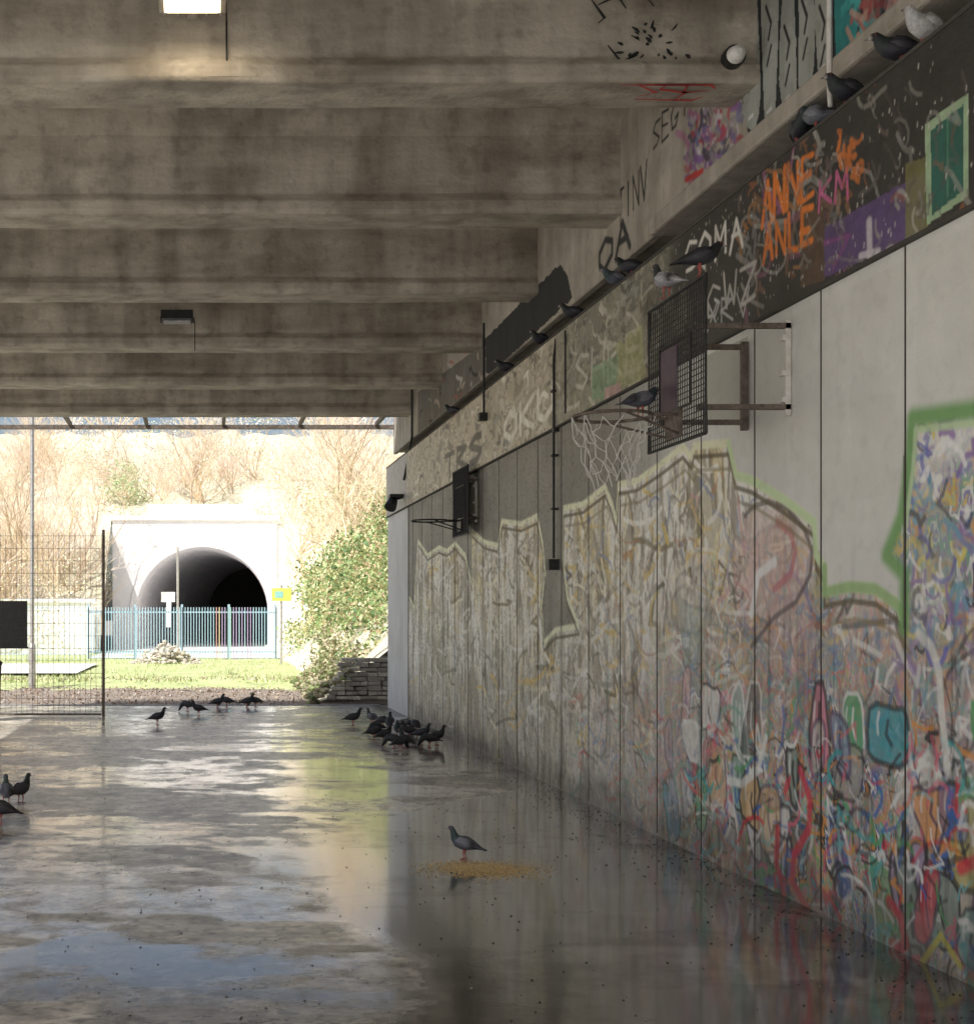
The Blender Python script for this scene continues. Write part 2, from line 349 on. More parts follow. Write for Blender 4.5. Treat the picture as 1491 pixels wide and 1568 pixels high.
# upper band
BX=3.325
def Bc(x,y): return (F*BX/(x-VX), EYE+(VY-y)/(x-VX)*BX)
band=Canvas(yy,np.linspace(3.38,4.23,110),Bc)
U,V=band.U,band.V
fr=sst(8.8,9.8,U+(fbm(U*3,V*3,151)-.5)*1.2)
band.C[:]=np.array((.04,.037,.034))
tan=marble(U,V,[(.33,.32,.25),(.26,.26,.20),(.38,.37,.29),(.20,.20,.16),(.34,.33,.25),(.28,.28,.2)],2.0,2.5,461,4)
band.C[:]=band.C*(1-fr)[...,None]+tan*fr[...,None]
far2=sst(11.8,12.6,U)
pale=marble(U,V,[(.60,.55,.44),(.46,.41,.32),(.66,.62,.52),(.34,.30,.23),(.54,.49,.37)],2.5,3,481,4)
band.C[:]=band.C*(1-far2)[...,None]+pale*far2[...,None]
band.squig(170,480,860,480,780,[(.05,.05,.05),(.12,.1,.08),(.95,.93,.85),(.3,.3,.28)],(20,60),(.02,.07),(.5,.95),.5)
band.squig(110,860,1010,400,640,[(.05,.05,.05),(.1,.09,.07),(.75,.72,.65),(.3,.3,.28),(.16,.14,.1),(.6,.6,.5)],(20,80),(.015,.04),(.3,.8),.5)
text(band,'SHRE',880,600,985,560,.04,(.7,.7,.62),50,.7); text(band,'OKU',770,680,850,630,.07,(.95,.93,.85),40,.85); text(band,'TRS',680,735,740,700,.08,(.06,.05,.04),34,.9)
band.squig(50,1120,1300,180,480,[(.45,.45,.42),(.25,.14,.1),(.3,.3,.3),(.35,.12,.25),(.4,.2,.08)],(40,110),(.015,.035),(.4,.8),.5)
band.poly([(1258,352),(1415,262),(1415,352),(1258,428)],(.13,.08,.22),1,rough=.01)
band.poly([(1225,330),(1262,310),(1262,430),(1225,440)],(.12,.075,.045),.9)
band.poly([(1385,250),(1420,240),(1420,350),(1385,370)],(.22,.22,.08),.8)
band.poly([(1415,190),(1482,142),(1482,300),(1418,345)],(.40,.56,.36),1)
band.poly([(1424,200),(1474,160),(1474,292),(1426,330)],(.03,.15,.12),1)
band.stroke([(1450,180),(1450,300)],.01,(.1,.3,.2))
text(band,'ANNE',1165,345,1246,300,.034,(.78,.22,.03),62)
text(band,'ANLE',1167,398,1246,372,.034,(.78,.22,.03),50)
text(band,'KM',1252,322,1300,300,.02,(.6,.14,.32),40)
text(band,'SOMA',1048,420,1140,375,.03,(.75,.75,.71),45)
text(band,'GWZ',1080,490,1160,450,.020,(.55,.55,.53),50)
text(band,'XRV',1080,505,1150,480,.014,(.5,.5,.52),40)
band.stroke([(1330,340),(1331,390)],.05,(.75,.73,.8),.8); band.stroke([(1316,392),(1345,384)],.03,(.75,.73,.8),.8)
band.stroke([(1262,372),(1300,360),(1275,410)],.02,(.3,.08,.3),.8)
band.squig(150,1130,1491,130,420,[(.30,.30,.28),(.5,.5,.45),(.4,.14,.05),(.14,.12,.12),(.22,.17,.15),(.12,.1,.1)],(15,60),(.006,.022),(.3,.7),.5)
band.squig(14,1280,1320,200,290,[(.75,.22,.04)],(15,40),(.015,.03),(.5,.8),.6)
band.poly([(940,530),(985,500),(985,580),(945,600)],(.38,.40,.15),.6,rough=.08)
band.poly([(905,560),(945,545),(945,600),(905,620)],(.18,.38,.20),.6,rough=.08)
band.poly([(925,595),(950,585),(950,600),(925,612)],(.6,.35,.35),.8)
for _ in range(420):
    a=random.uniform(5.5,12); b=random.uniform(3.4,4.2)
    band.stroke([(a,b),(a+.003,b-random.uniform(0,.02))],random.uniform(.003,.009),(.75,.75,.7),random.uniform(.3,.8),px=False)
pier=U>20.9; band.C[pier]=np.array((.5,.49,.47))
band.mesh('upper_band',lambda U,V:np.stack([np.full_like(U,BX),U,V],-1),M_band,tunnel_wall)
mb=MB()
mb.box(BX-.008,WX+.02,-8,23.2,3.362,3.379); mb.box(BX-.004,3.9,-8,23.2,4.232,4.252)
mb.obj('ledge_trim',[M_dark],tunnel_wall)
mb=MB(); mb.box(WX+.02,3.88,-8,23.18,-.2,4.22); mb.box(3.9,4.2,-8,23.2,3.5,4.7)
mb.obj('wall_core',[mat('core_concrete',(.36,.34,.3),None,3,.9,.3)],tunnel_wall)

# girder above ledge
def Gc(x,y): return (F*GX/(x-VX), EYE+(VY-y)/(x-VX)*GX)
gird=Canvas(yy,np.linspace(4.5,5.95,170),Gc)
U,V=gird.U,gird.V
gird.C[:]=np.array((.50,.46,.39))*(.75+.5*fbm(U*1.5,V*2,181))[...,None]
gird.poly([(742,520),(800,460),(858,404),(868,420),(876,456),(745,580)],(.03,.03,.03),1,rough=.03)
gird.poly([(640,600),(742,525),(745,580),(640,672)],(.12,.11,.10),.8,rough=.02)
gird.squig(40,640,760,540,650,[(.6,.5,.4),(.03,.03,.03),(.5,.15,.1),(.8,.8,.8)],(15,50),(.03,.06),(.5,.9))
gird.stroke([(712,515),(716,525),(712,535)],.13,(.85,.18,.04),.95)
text(gird,'LIEZ',670,512,716,497,.03,(.8,.8,.75),40)
bl_=[(1112,-60),(1118,60),(1132,130),(1148,222),(1200,202),(1266,150),(1296,126),(1340,76),(1370,-40),(1370,-200),(1112,-200)]
gird.poly(bl_,(.02,.025,.03),1)
gird.poly([(1272,-150),(1306,-150),(1316,20),(1304,95),(1280,120)],(.04,.30,.30),1)
def rounded(cxp_,top_,bot_,w,col):
    P=[]
    for i in range(16):
        a=2*math.pi*i/16; c,d=math.cos(a),math.sin(a)
        P.append((cxp_+math.copysign(abs(c)**.6,c)*w/2*(1+.16*math.sin(3*a+cxp_)),(top_+bot_)/2+math.copysign(abs(d)**.7,d)*(bot_-top_)/2))
    gird.poly(P,col,1)
for (c_,t_,b_) in ((1150,-20,200),(1178,-60,190),(1206,-30,172),(1233,-70,152),(1260,-60,124)):
    rounded(c_,t_,b_,25,(.42,.45,.41)); rounded(c_+3,t_+70,t_+150,17,(.46,.49,.45))
    gird.stroke([(c_-6,t_+70),(c_+2,t_+95),(c_-2,t_+120)],.02,(.02,.02,.02)); gird.stroke([(c_+2,t_+130),(c_-4,t_+160)],.02,(.02,.02,.02)); gird.stroke([(c_-4,b_-18),(c_+2,b_-24)],.016,(.9,.9,.9),.8)
gird.poly([(1316,90),(1322,20),(1322,-80),(1350,-80),(1345,50)],(.5,.36,.32),.8,rough=.03)
gird.squig(26,1300,1345,0,90,[(.08,.5,.5),(.05,.1,.12),(.5,.12,.12),(.7,.4,.3)],(20,60),(.02,.04),(.6,1))
gird.squig(150,1052,1132,150,285,[(.25,.12,.38),(.5,.22,.36),(.48,.07,.1),(.1,.08,.12),(.65,.6,.65),(.2,.2,.4),(.35,.32,.3)],(12,40),(.02,.05),(.6,1),.5)
gird.stroke([(1050,275),(1075,262),(1060,290),(1110,262),(1098,282),(1130,240)],.04,(.65,.07,.06))
text(gird,'SEGT',998,232,1056,170,.018,(.04,.04,.04),38)
text(gird,'TINV',945,350,992,300,.022,(.04,.04,.04),52)
text(gird,'OA',915,425,968,370,.06,(.04,.04,.04),45)
gird.squig(26,1350,1491,-20,60,[(.5,.15,.12),(.3,.05,.05),(.2,.25,.3)],(20,50),(.02,.04),(.4,.8))
girder=empty('bearing_girder')
gird.mesh('girder_face',lambda U,V:np.stack([np.full_like(U,GX),U,V],-1),M_conc2,girder)
mb=MB(); mb.box(GX+.012,3.95,-8,23.2,4.52,6.15,col=(.4,.36,.3)); mb.box(GX+.001,GX+.06,-8,23.2,4.49,4.499,col=(.45,.41,.35))
mb.obj('girder_core',[M_conc2],girder)
mb=MB(); mb.box(3.385,3.95,5.0,9.85,4.47,4.60,col=(.50,.46,.40)); mb.obj('bearing_shelf',[M_conc2],girder,bevel=.02)

# ---------------------------------------------------------------- deck beams
deck=empty('bridge_deck')
DL=-5.5  # unseen left edge, cut short so sky light reaches the wall
backs=[8.49+2.62*k for k in range(-3,6)]
prof=[(0,4.93),(.02,4.9),(.43,4.9),(.45,4.93),(.45,5.0),(.40,5.07),(.40,5.55),(.5,5.8),(.7,5.92),(-.25,5.92),(-.05,5.8),(.05,5.55),(.05,5.07),(0,5.0)]
for i,b in enumerate(backs):
    mb=MB(); f=b-.45; n=len(prof); xs=[DL]+[x+random.uniform(-.2,.2) for x in np.arange(DL+.6,3.1,.6)]+[3.449]
    vs=[]
    for x in xs:
        for (a,c) in prof: vs.append((x,f+a+random.uniform(-.005,.005),c+random.uniform(-.006,.006)))
    fs=[]
    for j in range(len(xs)-1):
        for q in range(n):
            q2=(q+1)%n; fs.append((j*n+q,j*n+q2,(j+1)*n+q2,(j+1)*n+q))
    fs.append(tuple(range(n)))
    mb.add(vs,fs); mb.obj('deck_beam_%d'%i,[M_conc],deck,bevel=.01)
mb=MB(); mb.box(DL,12,-.2,21.95,5.90,6.15); mb.box(DL,12,21.75,21.95,6.15,6.5)  # unseen near end reaches back to keep sun off the visible floor
mb.obj('deck_slab',[M_conc],deck)
mb=MB(); mb.box(DL,3.449,23.08,23.18,4.93,5.0)
x=DL+.5
while x<3.4:
    mb.box(x,x+.06,21.96,23.1,4.98,5.04); x+=1.35
mb.obj('edge_rail',[M_rust],deck)
mb=MB()
for y in (1.2,11.0,21.2): mb.tube([(-5.05,y,-.1),(-5.05,y,4.6)],.24,20)
mb.box(-5.3,-4.8,-.1,21.9,4.6,4.895)
mb.obj('unseen_side_columns',[M_conc],deck)  # unseen columns instead of a wall, added to let daylight in
mb=MB(); mb.box(3.96,12,-8,23.1,-.2,5.89); mb.obj('abutment_mass',[M_conc],deck)

def ribbon(mb,pts,w,plane,mi=0):
    vs=[];n=len(pts)
    for i in range(n):
        a=pts[max(i-1,0)]; b=pts[min(i+1,n-1)]; dx,dy=b[0]-a[0],b[1]-a[1]; l=math.hypot(dx,dy)+1e-9
        nx,ny=-dy/l*w/2,dx/l*w/2
        t=.35 if i in(0,n-1) else 1
        vs+= [plane(pts[i][0]+nx*t,pts[i][1]+ny*t),plane(pts[i][0]-nx*t,pts[i][1]-ny*t)]
    mb.add(vs,[(2*i,2*i+1,2*i+3,2*i+2) for i in range(n-1)],mi)
mb=MB(); yf=8.04+.040
face=lambda a,b:(a,yf-.006,b)
def bp(x,y): return ((x-VX)*yf/F, EYE+(VY-y)*yf/F)
cx,cy=bp(1005,68)
for _ in range(30):
    a=random.uniform(0,6.28); r=random.uniform(.03,.19); l=random.uniform(.015,.06)
    p=(cx+math.cos(a)*r*1.2,cy+math.sin(a)*r*.7); q=(p[0]+math.cos(a+random.uniform(-.7,.7))*l*1.2,p[1]+math.sin(a+random.uniform(-.7,.7))*l)
    ribbon(mb,[p,((p[0]+q[0])/2+.004,(p[1]+q[1])/2),q],random.uniform(.012,.028),face)
for s in ([(905,0),(925,28),(915,36)],[(915,8),(945,-6),(958,14)],[(985,-8),(1000,10)]): ribbon(mb,[bp(*p) for p in s],.022,face)
ribbon(mb,[bp(930,70),bp(950,95),bp(975,85)],.02,face)
mb.obj('graffiti_spray_tag',[M_black])
mb=MB(); so=lambda a,b:(a,b,4.888)
def spt(x,y): Y=3.296*F/(VY-y); return ((x-VX)*Y/F,Y)
for s in ([(955,122),(1020,124),(1090,126),(1095,134)],[(970,150),(1060,152),(1075,146)],[(985,118),(1005,140),(975,146)],[(1030,118),(1010,135),(1050,140),(1030,152)],[(1060,120),(1045,140),(1085,137)],[(1000,128),(1080,126)]):
    q=[]
    for p in s:
        u,v=spt(*p); q.append((u,min(max(v,8.07),8.46)))
    ribbon(mb,q,.03,so)
mb.obj('graffiti_red_tag',[M_red])

# ---------------------------------------------------------------- floor
def Fc(x,y): Y=F*EYE/(y-VY); return ((x-VX)*Y/F, Y)
fx=np.concatenate([np.linspace(-14,-4.2,40),np.linspace(-4.1,3.35,420)])
fy=np.concatenate([np.linspace(-2,4.8,30),1/np.linspace(1/4.9,1/23.6,460)])
flo=Canvas(fx,fy,Fc)
U,V=flo.U,flo.V
def blur_poly(pts,s):
    P=[Fc(*p) for p in pts]; D=np.zeros(U.shape)
    for i in range(11):
        jx=(fbm(U*1.3,V*1.0,201,6)-.5)*s*4.0; D+=inpoly(U+jx+(i-5)*s*.10,V+jx*1.3+(i-5)*s*.10,P)
    return D/11
dark=blur_poly([(440,1235),(560,1262),(700,1225),(860,1205),(1100,1310),(1600,1560),(1600,1660),(640,1660),(600,1450),(560,1380),(480,1310)],.4)
dark=np.maximum(dark,.8*blur_poly([(620,1120),(720,1120),(1100,1300),(1000,1330),(820,1230),(700,1180)],.3))
dark=np.maximum(dark,.8*blur_poly([(40,1445),(200,1425),(250,1460),(180,1505),(60,1515),(-40,1480)],.35))
dark=np.maximum(dark,.75*blur_poly([(360,1162),(600,1175),(700,1215),(500,1224)],.5))
dark=np.maximum(dark,.6*blur_poly([(-200,1530),(640,1500),(700,1660),(-200,1660)],.5))
light=blur_poly([(500,1395),(590,1390),(640,1450),(560,1475)],.25); dark=dark*(1-.8*light)
h=fbm(U*.9,V*1.5,221,5); h2=fbm(U*5,V*7,231,5); h3=fbm(U*.55,V*1.9,241,6); h4=fbm(U*1.6,V*3.4,271,6)
patch=sst(.49,.57,h3)*.7+sst(.5,.56,h4)*.3
damp=sst(.42,.56,h)
wet=np.clip(dark*.8+patch*.35+.5*damp-.10-.28*sst(.46,.56,h2)*(1-dark),0,1)
colf=np.ones_like(flo.C)*np.array((.74,.70,.62))
colf*= (.62+.7*h)[...,None]
colf=colf*(1-.55*patch)[...,None]*(1-.30*sst(.5,.60,h2))[...,None]
dk=np.clip(dark*(1.0-.22*sst(.50,.62,h4)),0,1)
colf=colf*(1-dk[...,None])+np.array((.055,.047,.040))*(.5+1.1*h2)[...,None]*dk[...,None]
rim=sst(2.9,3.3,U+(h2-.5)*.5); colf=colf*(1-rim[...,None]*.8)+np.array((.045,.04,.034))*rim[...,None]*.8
colf*= (1-.55*sst(.73,.79,vnoise(U*30,V*30,251)))[...,None]
flo.C[:]=colf
mf=bpy.data.materials.new('wet_concrete_floor'); mf.use_nodes=True; nt=mf.node_tree; N=nt.nodes; L=nt.links; b=N['Principled BSDF']
at=N.new('ShaderNodeAttribute'); at.attribute_name='Col'; aw=N.new('ShaderNodeAttribute'); aw.attribute_name='Wet'
tc=N.new('ShaderNodeTexCoord')
nz=N.new('ShaderNodeTexNoise'); nz.inputs['Scale'].default_value=6; nz.inputs['Detail'].default_value=10; nz.inputs['Roughness'].default_value=.76
L.new(tc.outputs['Object'],nz.inputs['Vector'])
rp=N.new('ShaderNodeValToRGB'); rp.color_ramp.elements[0].position=.36; rp.color_ramp.elements[0].color=(.45,.44,.42,1); rp.color_ramp.elements[1].position=.62; rp.color_ramp.elements[1].color=(1.22,1.2,1.17,1)
L.new(nz.outputs['Fac'],rp.inputs['Fac'])
mx=N.new('ShaderNodeMix'); mx.data_type='RGBA'; mx.blend_type='MULTIPLY'; mx.inputs['Factor'].default_value=1
L.new(at.outputs['Color'],mx.inputs['A']); L.new(rp.outputs[0],mx.inputs['B']); L.new(mx.outputs['Result'],b.inputs['Base Color'])
ad=N.new('ShaderNodeMath'); ad.operation='MULTIPLY_ADD'; ad.inputs[1].default_value=1.1
sb=N.new('ShaderNodeMath'); sb.operation='SUBTRACT'; sb.inputs[1].default_value=.5; L.new(nz.outputs['Fac'],sb.inputs[0])
L.new(sb.outputs[0],ad.inputs[0]); L.new(aw.outputs['Fac'],ad.inputs[2])
mr=N.new('ShaderNodeMapRange'); mr.inputs['From Min'].default_value=-.05; mr.inputs['From Max'].default_value=.75; mr.inputs['To Min'].default_value=.34; mr.inputs['To Max'].default_value=.16
L.new(ad.outputs[0],mr.inputs['Value']); L.new(mr.outputs[0],b.inputs['Roughness'])
mc=N.new('ShaderNodeMapRange'); mc.inputs['From Min'].default_value=.15; mc.inputs['From Max'].default_value=.85; mc.inputs['To Min'].default_value=0; mc.inputs['To Max'].default_value=.9
L.new(ad.outputs[0],mc.inputs['Value']); L.new(mc.outputs[0],b.inputs['Coat Weight']); b.inputs['Coat Roughness'].default_value=.085; b.inputs['Coat IOR'].default_value=1.4
b.inputs['Specular IOR Level'].default_value=.7
nb=N.new('ShaderNodeTexNoise'); nb.inputs['Scale'].default_value=40; nb.inputs['Detail'].default_value=5; L.new(tc.outputs['Object'],nb.inputs['Vector'])
bp_=N.new('ShaderNodeBump'); bp_.inputs['Distance'].default_value=.004
mr2=N.new('ShaderNodeMapRange'); mr2.inputs['From Max'].default_value=.7; mr2.inputs['To Min'].default_value=.5; mr2.inputs['To Max'].default_value=.2
L.new(aw.outputs['Fac'],mr2.inputs['Value']); L.new(mr2.outputs[0],bp_.inputs['Strength'])
L.new(nb.outputs['Fac'],bp_.inputs['Height']); L.new(bp_.outputs[0],b.inputs['Normal'])
flo.mesh('underpass_floor',lambda U,V:np.stack([U,V,np.zeros_like(U)],-1),mf,None,extra=wet)

# ---------------------------------------------------------------- outside ground
def sheet(name,x0,x1,y0,y1,z,m):
    mb=MB(); mb.add([(x0,y0,z),(x1,y0,z),(x1,y1,z),(x0,y1,z)],[(0,1,2,3)]); return mb.obj(name,[m])
sheet('ground',-400,400,-400,600,-.06,M_ground)
sheet('bounce_pavement',-60,-14.0,-60,30,-.03,M_pave); sheet('bounce_forecourt',-14,3.3,-60,-2.02,-.02,M_pave)  # unseen paving, made bright to bounce sunlight under the deck
def gridmesh(name,xs,ys,hf,m,parent=None):
    c=Canvas(np.array(xs),np.array(ys),None); return c.mesh(name,lambda U,V:np.stack([U,V,hf(U,V)],-1),m,parent)
gridmesh('grass_field',np.linspace(-30,3.4,120),np.linspace(29.5,57,90),lambda X,Y:-.10+.19*sst(29.8,34,Y+ (fbm(X*1.3,Y*1.3,261)-.5)*5)+.06*fbm(X,Y,262),M_grass)
sheet('path',-30,-3.1,33,40,.18,M_pave)
mb=MB()
for i in range(60):
    for j in range(2):
        x=-9+i*.205; mb.box(x,x+.195,23.62+j*.13,23.74+j*.13,-.05,.006+random.uniform(-.003,.003),col=tuple(np.array((.42,.41,.4))*random.uniform(.7,1.1)))
mb.obj('cobble_strip',[M_stone])
bankh=lambda X,Y:-.08+np.clip((X-2.4-.015*(Y-25))*.85,0,7.5)+.5*(fbm(X*.8,Y*.8,271)-.45)*sst(2.3,3.5,X)
gridmesh('embankment',np.linspace(2.2,22,60),np.linspace(25.3,64,70),bankh,M_bank)
gridmesh('hillside',np.linspace(-60,60,160),np.linspace(62.61,110,100),lambda X,Y:5.9+np.clip((Y-62)*.22,0,9)+1.9*fbm(X*.7,Y*.5,281)*sst(62.6,66,Y),M_bank)
gridmesh('hillside_slope',np.linspace(-60,-4.2,40),np.linspace(54,63.2,14),lambda X,Y:-.1+np.clip((Y-55)*.85,0,7)+.6*(fbm(X*.6,Y*.6,285)-.4),M_bank)

def leaves(name,cent,size,cols,parent=None):
    n=len(cent); cent=np.array(cent)
    a=rng.normal(size=(n,3)); a/=np.linalg.norm(a,axis=1)[:,None]
    b=rng.normal(size=(n,3)); b-= (a*b).sum(1)[:,None]*a; b/=np.linalg.norm(b,axis=1)[:,None]
    s=size*rng.uniform(.5,1.3,(n,1))
    v=np.stack([cent-a*s,cent+b*s*.55,cent+a*s,cent-b*s*.55],1).reshape(-1,3)
    me=bpy.data.meshes.new(name); me.from_pydata(v.tolist(),[],np.arange(n*4).reshape(n,4).tolist()); me.update()
    c=np.ones((n,4,4)); ci=np.array(cols)[rng.integers(0,len(cols),n)]*rng.uniform(.7,1.15,(n,1)); c[:,:,:3]=np.clip(ci,0,.97)[:,None,:]
    at=me.color_attributes.new('Col','FLOAT_COLOR','POINT'); at.data.foreach_set('color',c.ravel()); me.materials.append(M_leaf)
    return link(bpy.data.objects.new(name,me),parent)
def clumps(cs,per):
    out=[]
    for (x,y,z,r) in cs:
        p=rng.normal(size=(int(per*r*r*4)+5,3)); p/=np.linalg.norm(p,axis=1)[:,None]; p*=r*rng.uniform(.3,1.25,(len(p),1))
        p[:,2]*=.75; out.append(p+np.array((x,y,z)))
    return np.concatenate(out)
cs=[]
for _ in range(230):
    y=random.uniform(26.5,46); x=random.uniform(3.0,7.5); z=max(.3,(x-2.5)*.85)+random.uniform(.0,2.3)
    cs.append((x,y,z,random.uniform(.25,.7)))
leaves('ivy_bushes',clumps(cs,170),.06,[(.24,.38,.14),(.34,.50,.20),(.48,.56,.26),(.12,.22,.08),(.74,.70,.40),(.62,.66,.34),(.70,.54,.34)])
cs=[(random.uniform(3.9,7),random.uniform(36,58),random.uniform(1.2,6.5),random.uniform(.3,.8)) for _ in range(110)]
leaves('yellow_shrubs',clumps(cs,50),.06,[(.94,.84,.54),(.82,.82,.52),(.94,.77,.58),(.72,.76,.44)])  # leaf colours lightened for the overexposed look outside
cs=[(random.uniform(-14,-3.9),random.uniform(56,66),random.uniform(1.5,9),random.uniform(.4,1.0)) for _ in range(100)]+[(random.uniform(-7,8),random.uniform(63.2,76),random.uniform(6.8,12.5),random.uniform(.4,1.2)) for _ in range(120)]+[(random.uniform(-5,6),random.uniform(62.9,64),random.uniform(6.3,7.2),random.uniform(.3,.6)) for _ in range(60)]
leaves('hillside_shrubs',clumps(cs,34),.06,[(.97,.86,.66),(.96,.76,.62),(.90,.90,.62),(.76,.85,.52),(.97,.92,.82)])  # pale leaves carry the distant haze in their colour
cs=[(-3.4+random.uniform(-1.1,1.1),64+random.uniform(0,2),8.4+random.uniform(-1.2,1.2),random.uniform(.3,.7)) for _ in range(22)]
leaves('evergreen_bush',clumps(cs,70),.07,[(.64,.80,.46),(.74,.86,.54),(.54,.7,.40)])  # green washed out in colour to suggest haze
pts=np.stack([rng.uniform(-6,3,4600),rng.uniform(23.9,32.5,4600),np.full(4600,-.04)],1); pts[:,2]+=.16*(pts[:,1]>31)
leaves('leaf_litter',pts,.03,[(.36,.26,.18),(.48,.36,.26),(.2,.15,.12),(.6,.55,.48)])
def blades(name,n,x0,x1,y0,y1,z,h,cols):
    P=np.stack([rng.uniform(x0,x1,n),rng.uniform(y0,y1,n),np.full(n,z)],1)
    P=P[fbm(P[:,0]*.9,P[:,1]*.5,905)>.44]; n=len(P)
    an=rng.uniform(0,6.28,n); w=np.stack([np.cos(an),np.sin(an),0*an],1)*.02; t=rng.normal(size=(n,3))*.05; t[:,2]=rng.uniform(.4,1,n)*h
    v=np.stack([P-w,P+w,P+t],1).reshape(-1,3)
    me=bpy.data.meshes.new(name); me.from_pydata(v.tolist(),[],np.arange(n*3).reshape(n,3).tolist()); me.update()
    c=np.ones((n,3,4)); c[:,:,:3]=(np.array(cols)[rng.integers(0,len(cols),n)]*rng.uniform(.7,1.2,(n,1)))[:,None,:]
    at=me.color_attributes.new('Col','FLOAT_COLOR','POINT'); at.data.foreach_set('color',c.ravel()); me.materials.append(M_leaf)
    return link(bpy.data.objects.new(name,me))
blades('grass_blades',20000,-8,2.8,31,46,.05,.16,[(.62,.70,.36),(.68,.75,.42),(.48,.55,.24),(.78,.76,.5)])

def tree_mesh(name,seed,H,mt):
    rd=random.Random(seed); mb=MB()
    def grow(p,d,l,r,lv):
        n=3; pts=[p]; q=p.copy(); dd=d.copy()
        for i in range(n):
            dd=(dd+Vector((rd.uniform(-1,1),rd.uniform(-1,1),rd.uniform(-.5,.9)))*.16).normalized(); q=q+dd*l/n; pts.append(q.copy())
        mb.tube(pts,[r,r*.85,r*.72,r*.58],4 if lv<2 else 3,cap=False)
        if lv>=5: return
        for _ in range(rd.choice([2,3,3]) if lv>0 else 7):
            k=rd.randint(1,3); ax=Vector((rd.uniform(-1,1),rd.uniform(-1,1),rd.uniform(-.2,.8))).normalized()
            nd=(dd*.75+ax*rd.uniform(.5,.95)).normalized()
            grow(pts[k],nd,l*rd.uniform(.62,.85),r*.55*(1 if lv<3 else .9),lv+1)
    grow(Vector((0,0,-.3)),Vector((0,0,1)),H*.3,H*.010,0)
    return mb.mesh(name,[mt])
tm=[tree_mesh('bare_tree_mesh%d'%i,20+i,9,[M_bark,M_bark2,M_bark3][i%3]) for i in range(6)]
tg=empty('distant_trees')
def put_tree(x,y,z,s):
    o=bpy.data.objects.new('crown',random.choice(tm)); o.location=(x,y,z); o.rotation_euler=(0,0,random.uniform(0,6.28)); o.scale=(s,s,s*random.uniform(.9,1.2)); link(o,tg)
for _ in range(28): put_tree(random.uniform(3.6,9),random.uniform(33,60),random.uniform(1,4),random.uniform(.55,.95))
for _ in range(70): put_tree(random.uniform(-12,9),random.uniform(63.8,76),random.uniform(6.0,7.2),random.uniform(.4,.9))
for _ in range(28): put_tree(random.uniform(-12,-4.6),random.uniform(52,62),random.uniform(0,2),random.uniform(.6,1.1))
for _ in range(14): put_tree(random.uniform(-25,30),random.uniform(80,100),random.uniform(9,13),random.uniform(.9,1.5))

# ---------------------------------------------------------------- far arched tunnel portal
por=empty('tunnel_portal',(0,0,0))
mb=MB(); cxp=.15; rad=3.15; zs=1.8; Yp=62.0
arc=[(cxp-rad,-.1)]+[(cxp-math.cos(a)*rad,zs+math.sin(a)*rad) for a in np.linspace(0,math.pi,25)]+[(cxp+rad,-.1)]
for i in range(1,len(arc)-2):
    x0,z0=arc[i]; x1,z1=arc[i+1]
    mb.add([(x0,Yp,z0),(x1,Yp,z1),(x1,Yp,6.2),(x0,Yp,6.2)],[(0,1,2,3)])
mb.box(cxp-rad-1.1,cxp-rad,Yp,Yp+.6,-.1,6.2); mb.box(cxp+rad,cxp+rad+.4,Yp,Yp+.6,-.1,6.2)
mb.box(cxp+rad+.41,cxp+rad+8,Yp+.1,Yp+.6,-.1,6.0)
mb.box(cxp-rad-1.2,cxp+rad+.5,Yp-.12,Yp+.6,6.2,6.42)
mb.box(cxp-2.6,cxp+2.4,Yp-.05,Yp+.6,6.42,6.95)
mb.obj('facade',[M_portal],por)
mb=MB()
def off(t): return 3.6*(t/26.)**1.6
nseg=10
for s_ in range(nseg):
    t0,t1=26.*s_/nseg,26.*(s_+1)/nseg
    for i in range(len(arc)-1):
        (x0,z0),(x1,z1)=arc[i],arc[i+1]
        mb.add([(x0+off(t0),Yp+t0,z0),(x1+off(t0),Yp+t0,z1),(x1+off(t1),Yp+t1,z1),(x0+off(t1),Yp+t1,z0)],[(0,1,2,3)])
mb.obj('vault',[M_vault],por)
mb=MB(); a=cxp+off(26); mb.add([(a-rad,Yp+26,-.1),(a+rad,Yp+26,-.1),(a+rad,Yp+26,5),(a-rad,Yp+26,5)],[(0,1,2,3)]); mb.obj('bore_end',[M_dark],por)  # dark sheet puts the unlit depth of the bore into colour
mb=MB()
for i in range(1,len(arc)-2):
    (x0,z0),(x1,z1)=arc[i],arc[i+1]; k=1.09
    f=lambda x,z:(cxp+(x-cxp)*k,zs+(z-zs)*k)
    a,b2=f(x0,z0),f(x1,z1)
    mb.add([(x0,Yp-.06,z0),(x1,Yp-.06,z1),(b2[0],Yp-.06,b2[1]),(a[0],Yp-.06,a[1]),(x0,Yp,z0),(x1,Yp,z1)],[(0,1,2,3),(0,1,5,4)])
mb.obj('arch_ring',[M_portal],por)
sheet('tunnel_road',-4,7,47,90,.13,M_pave)

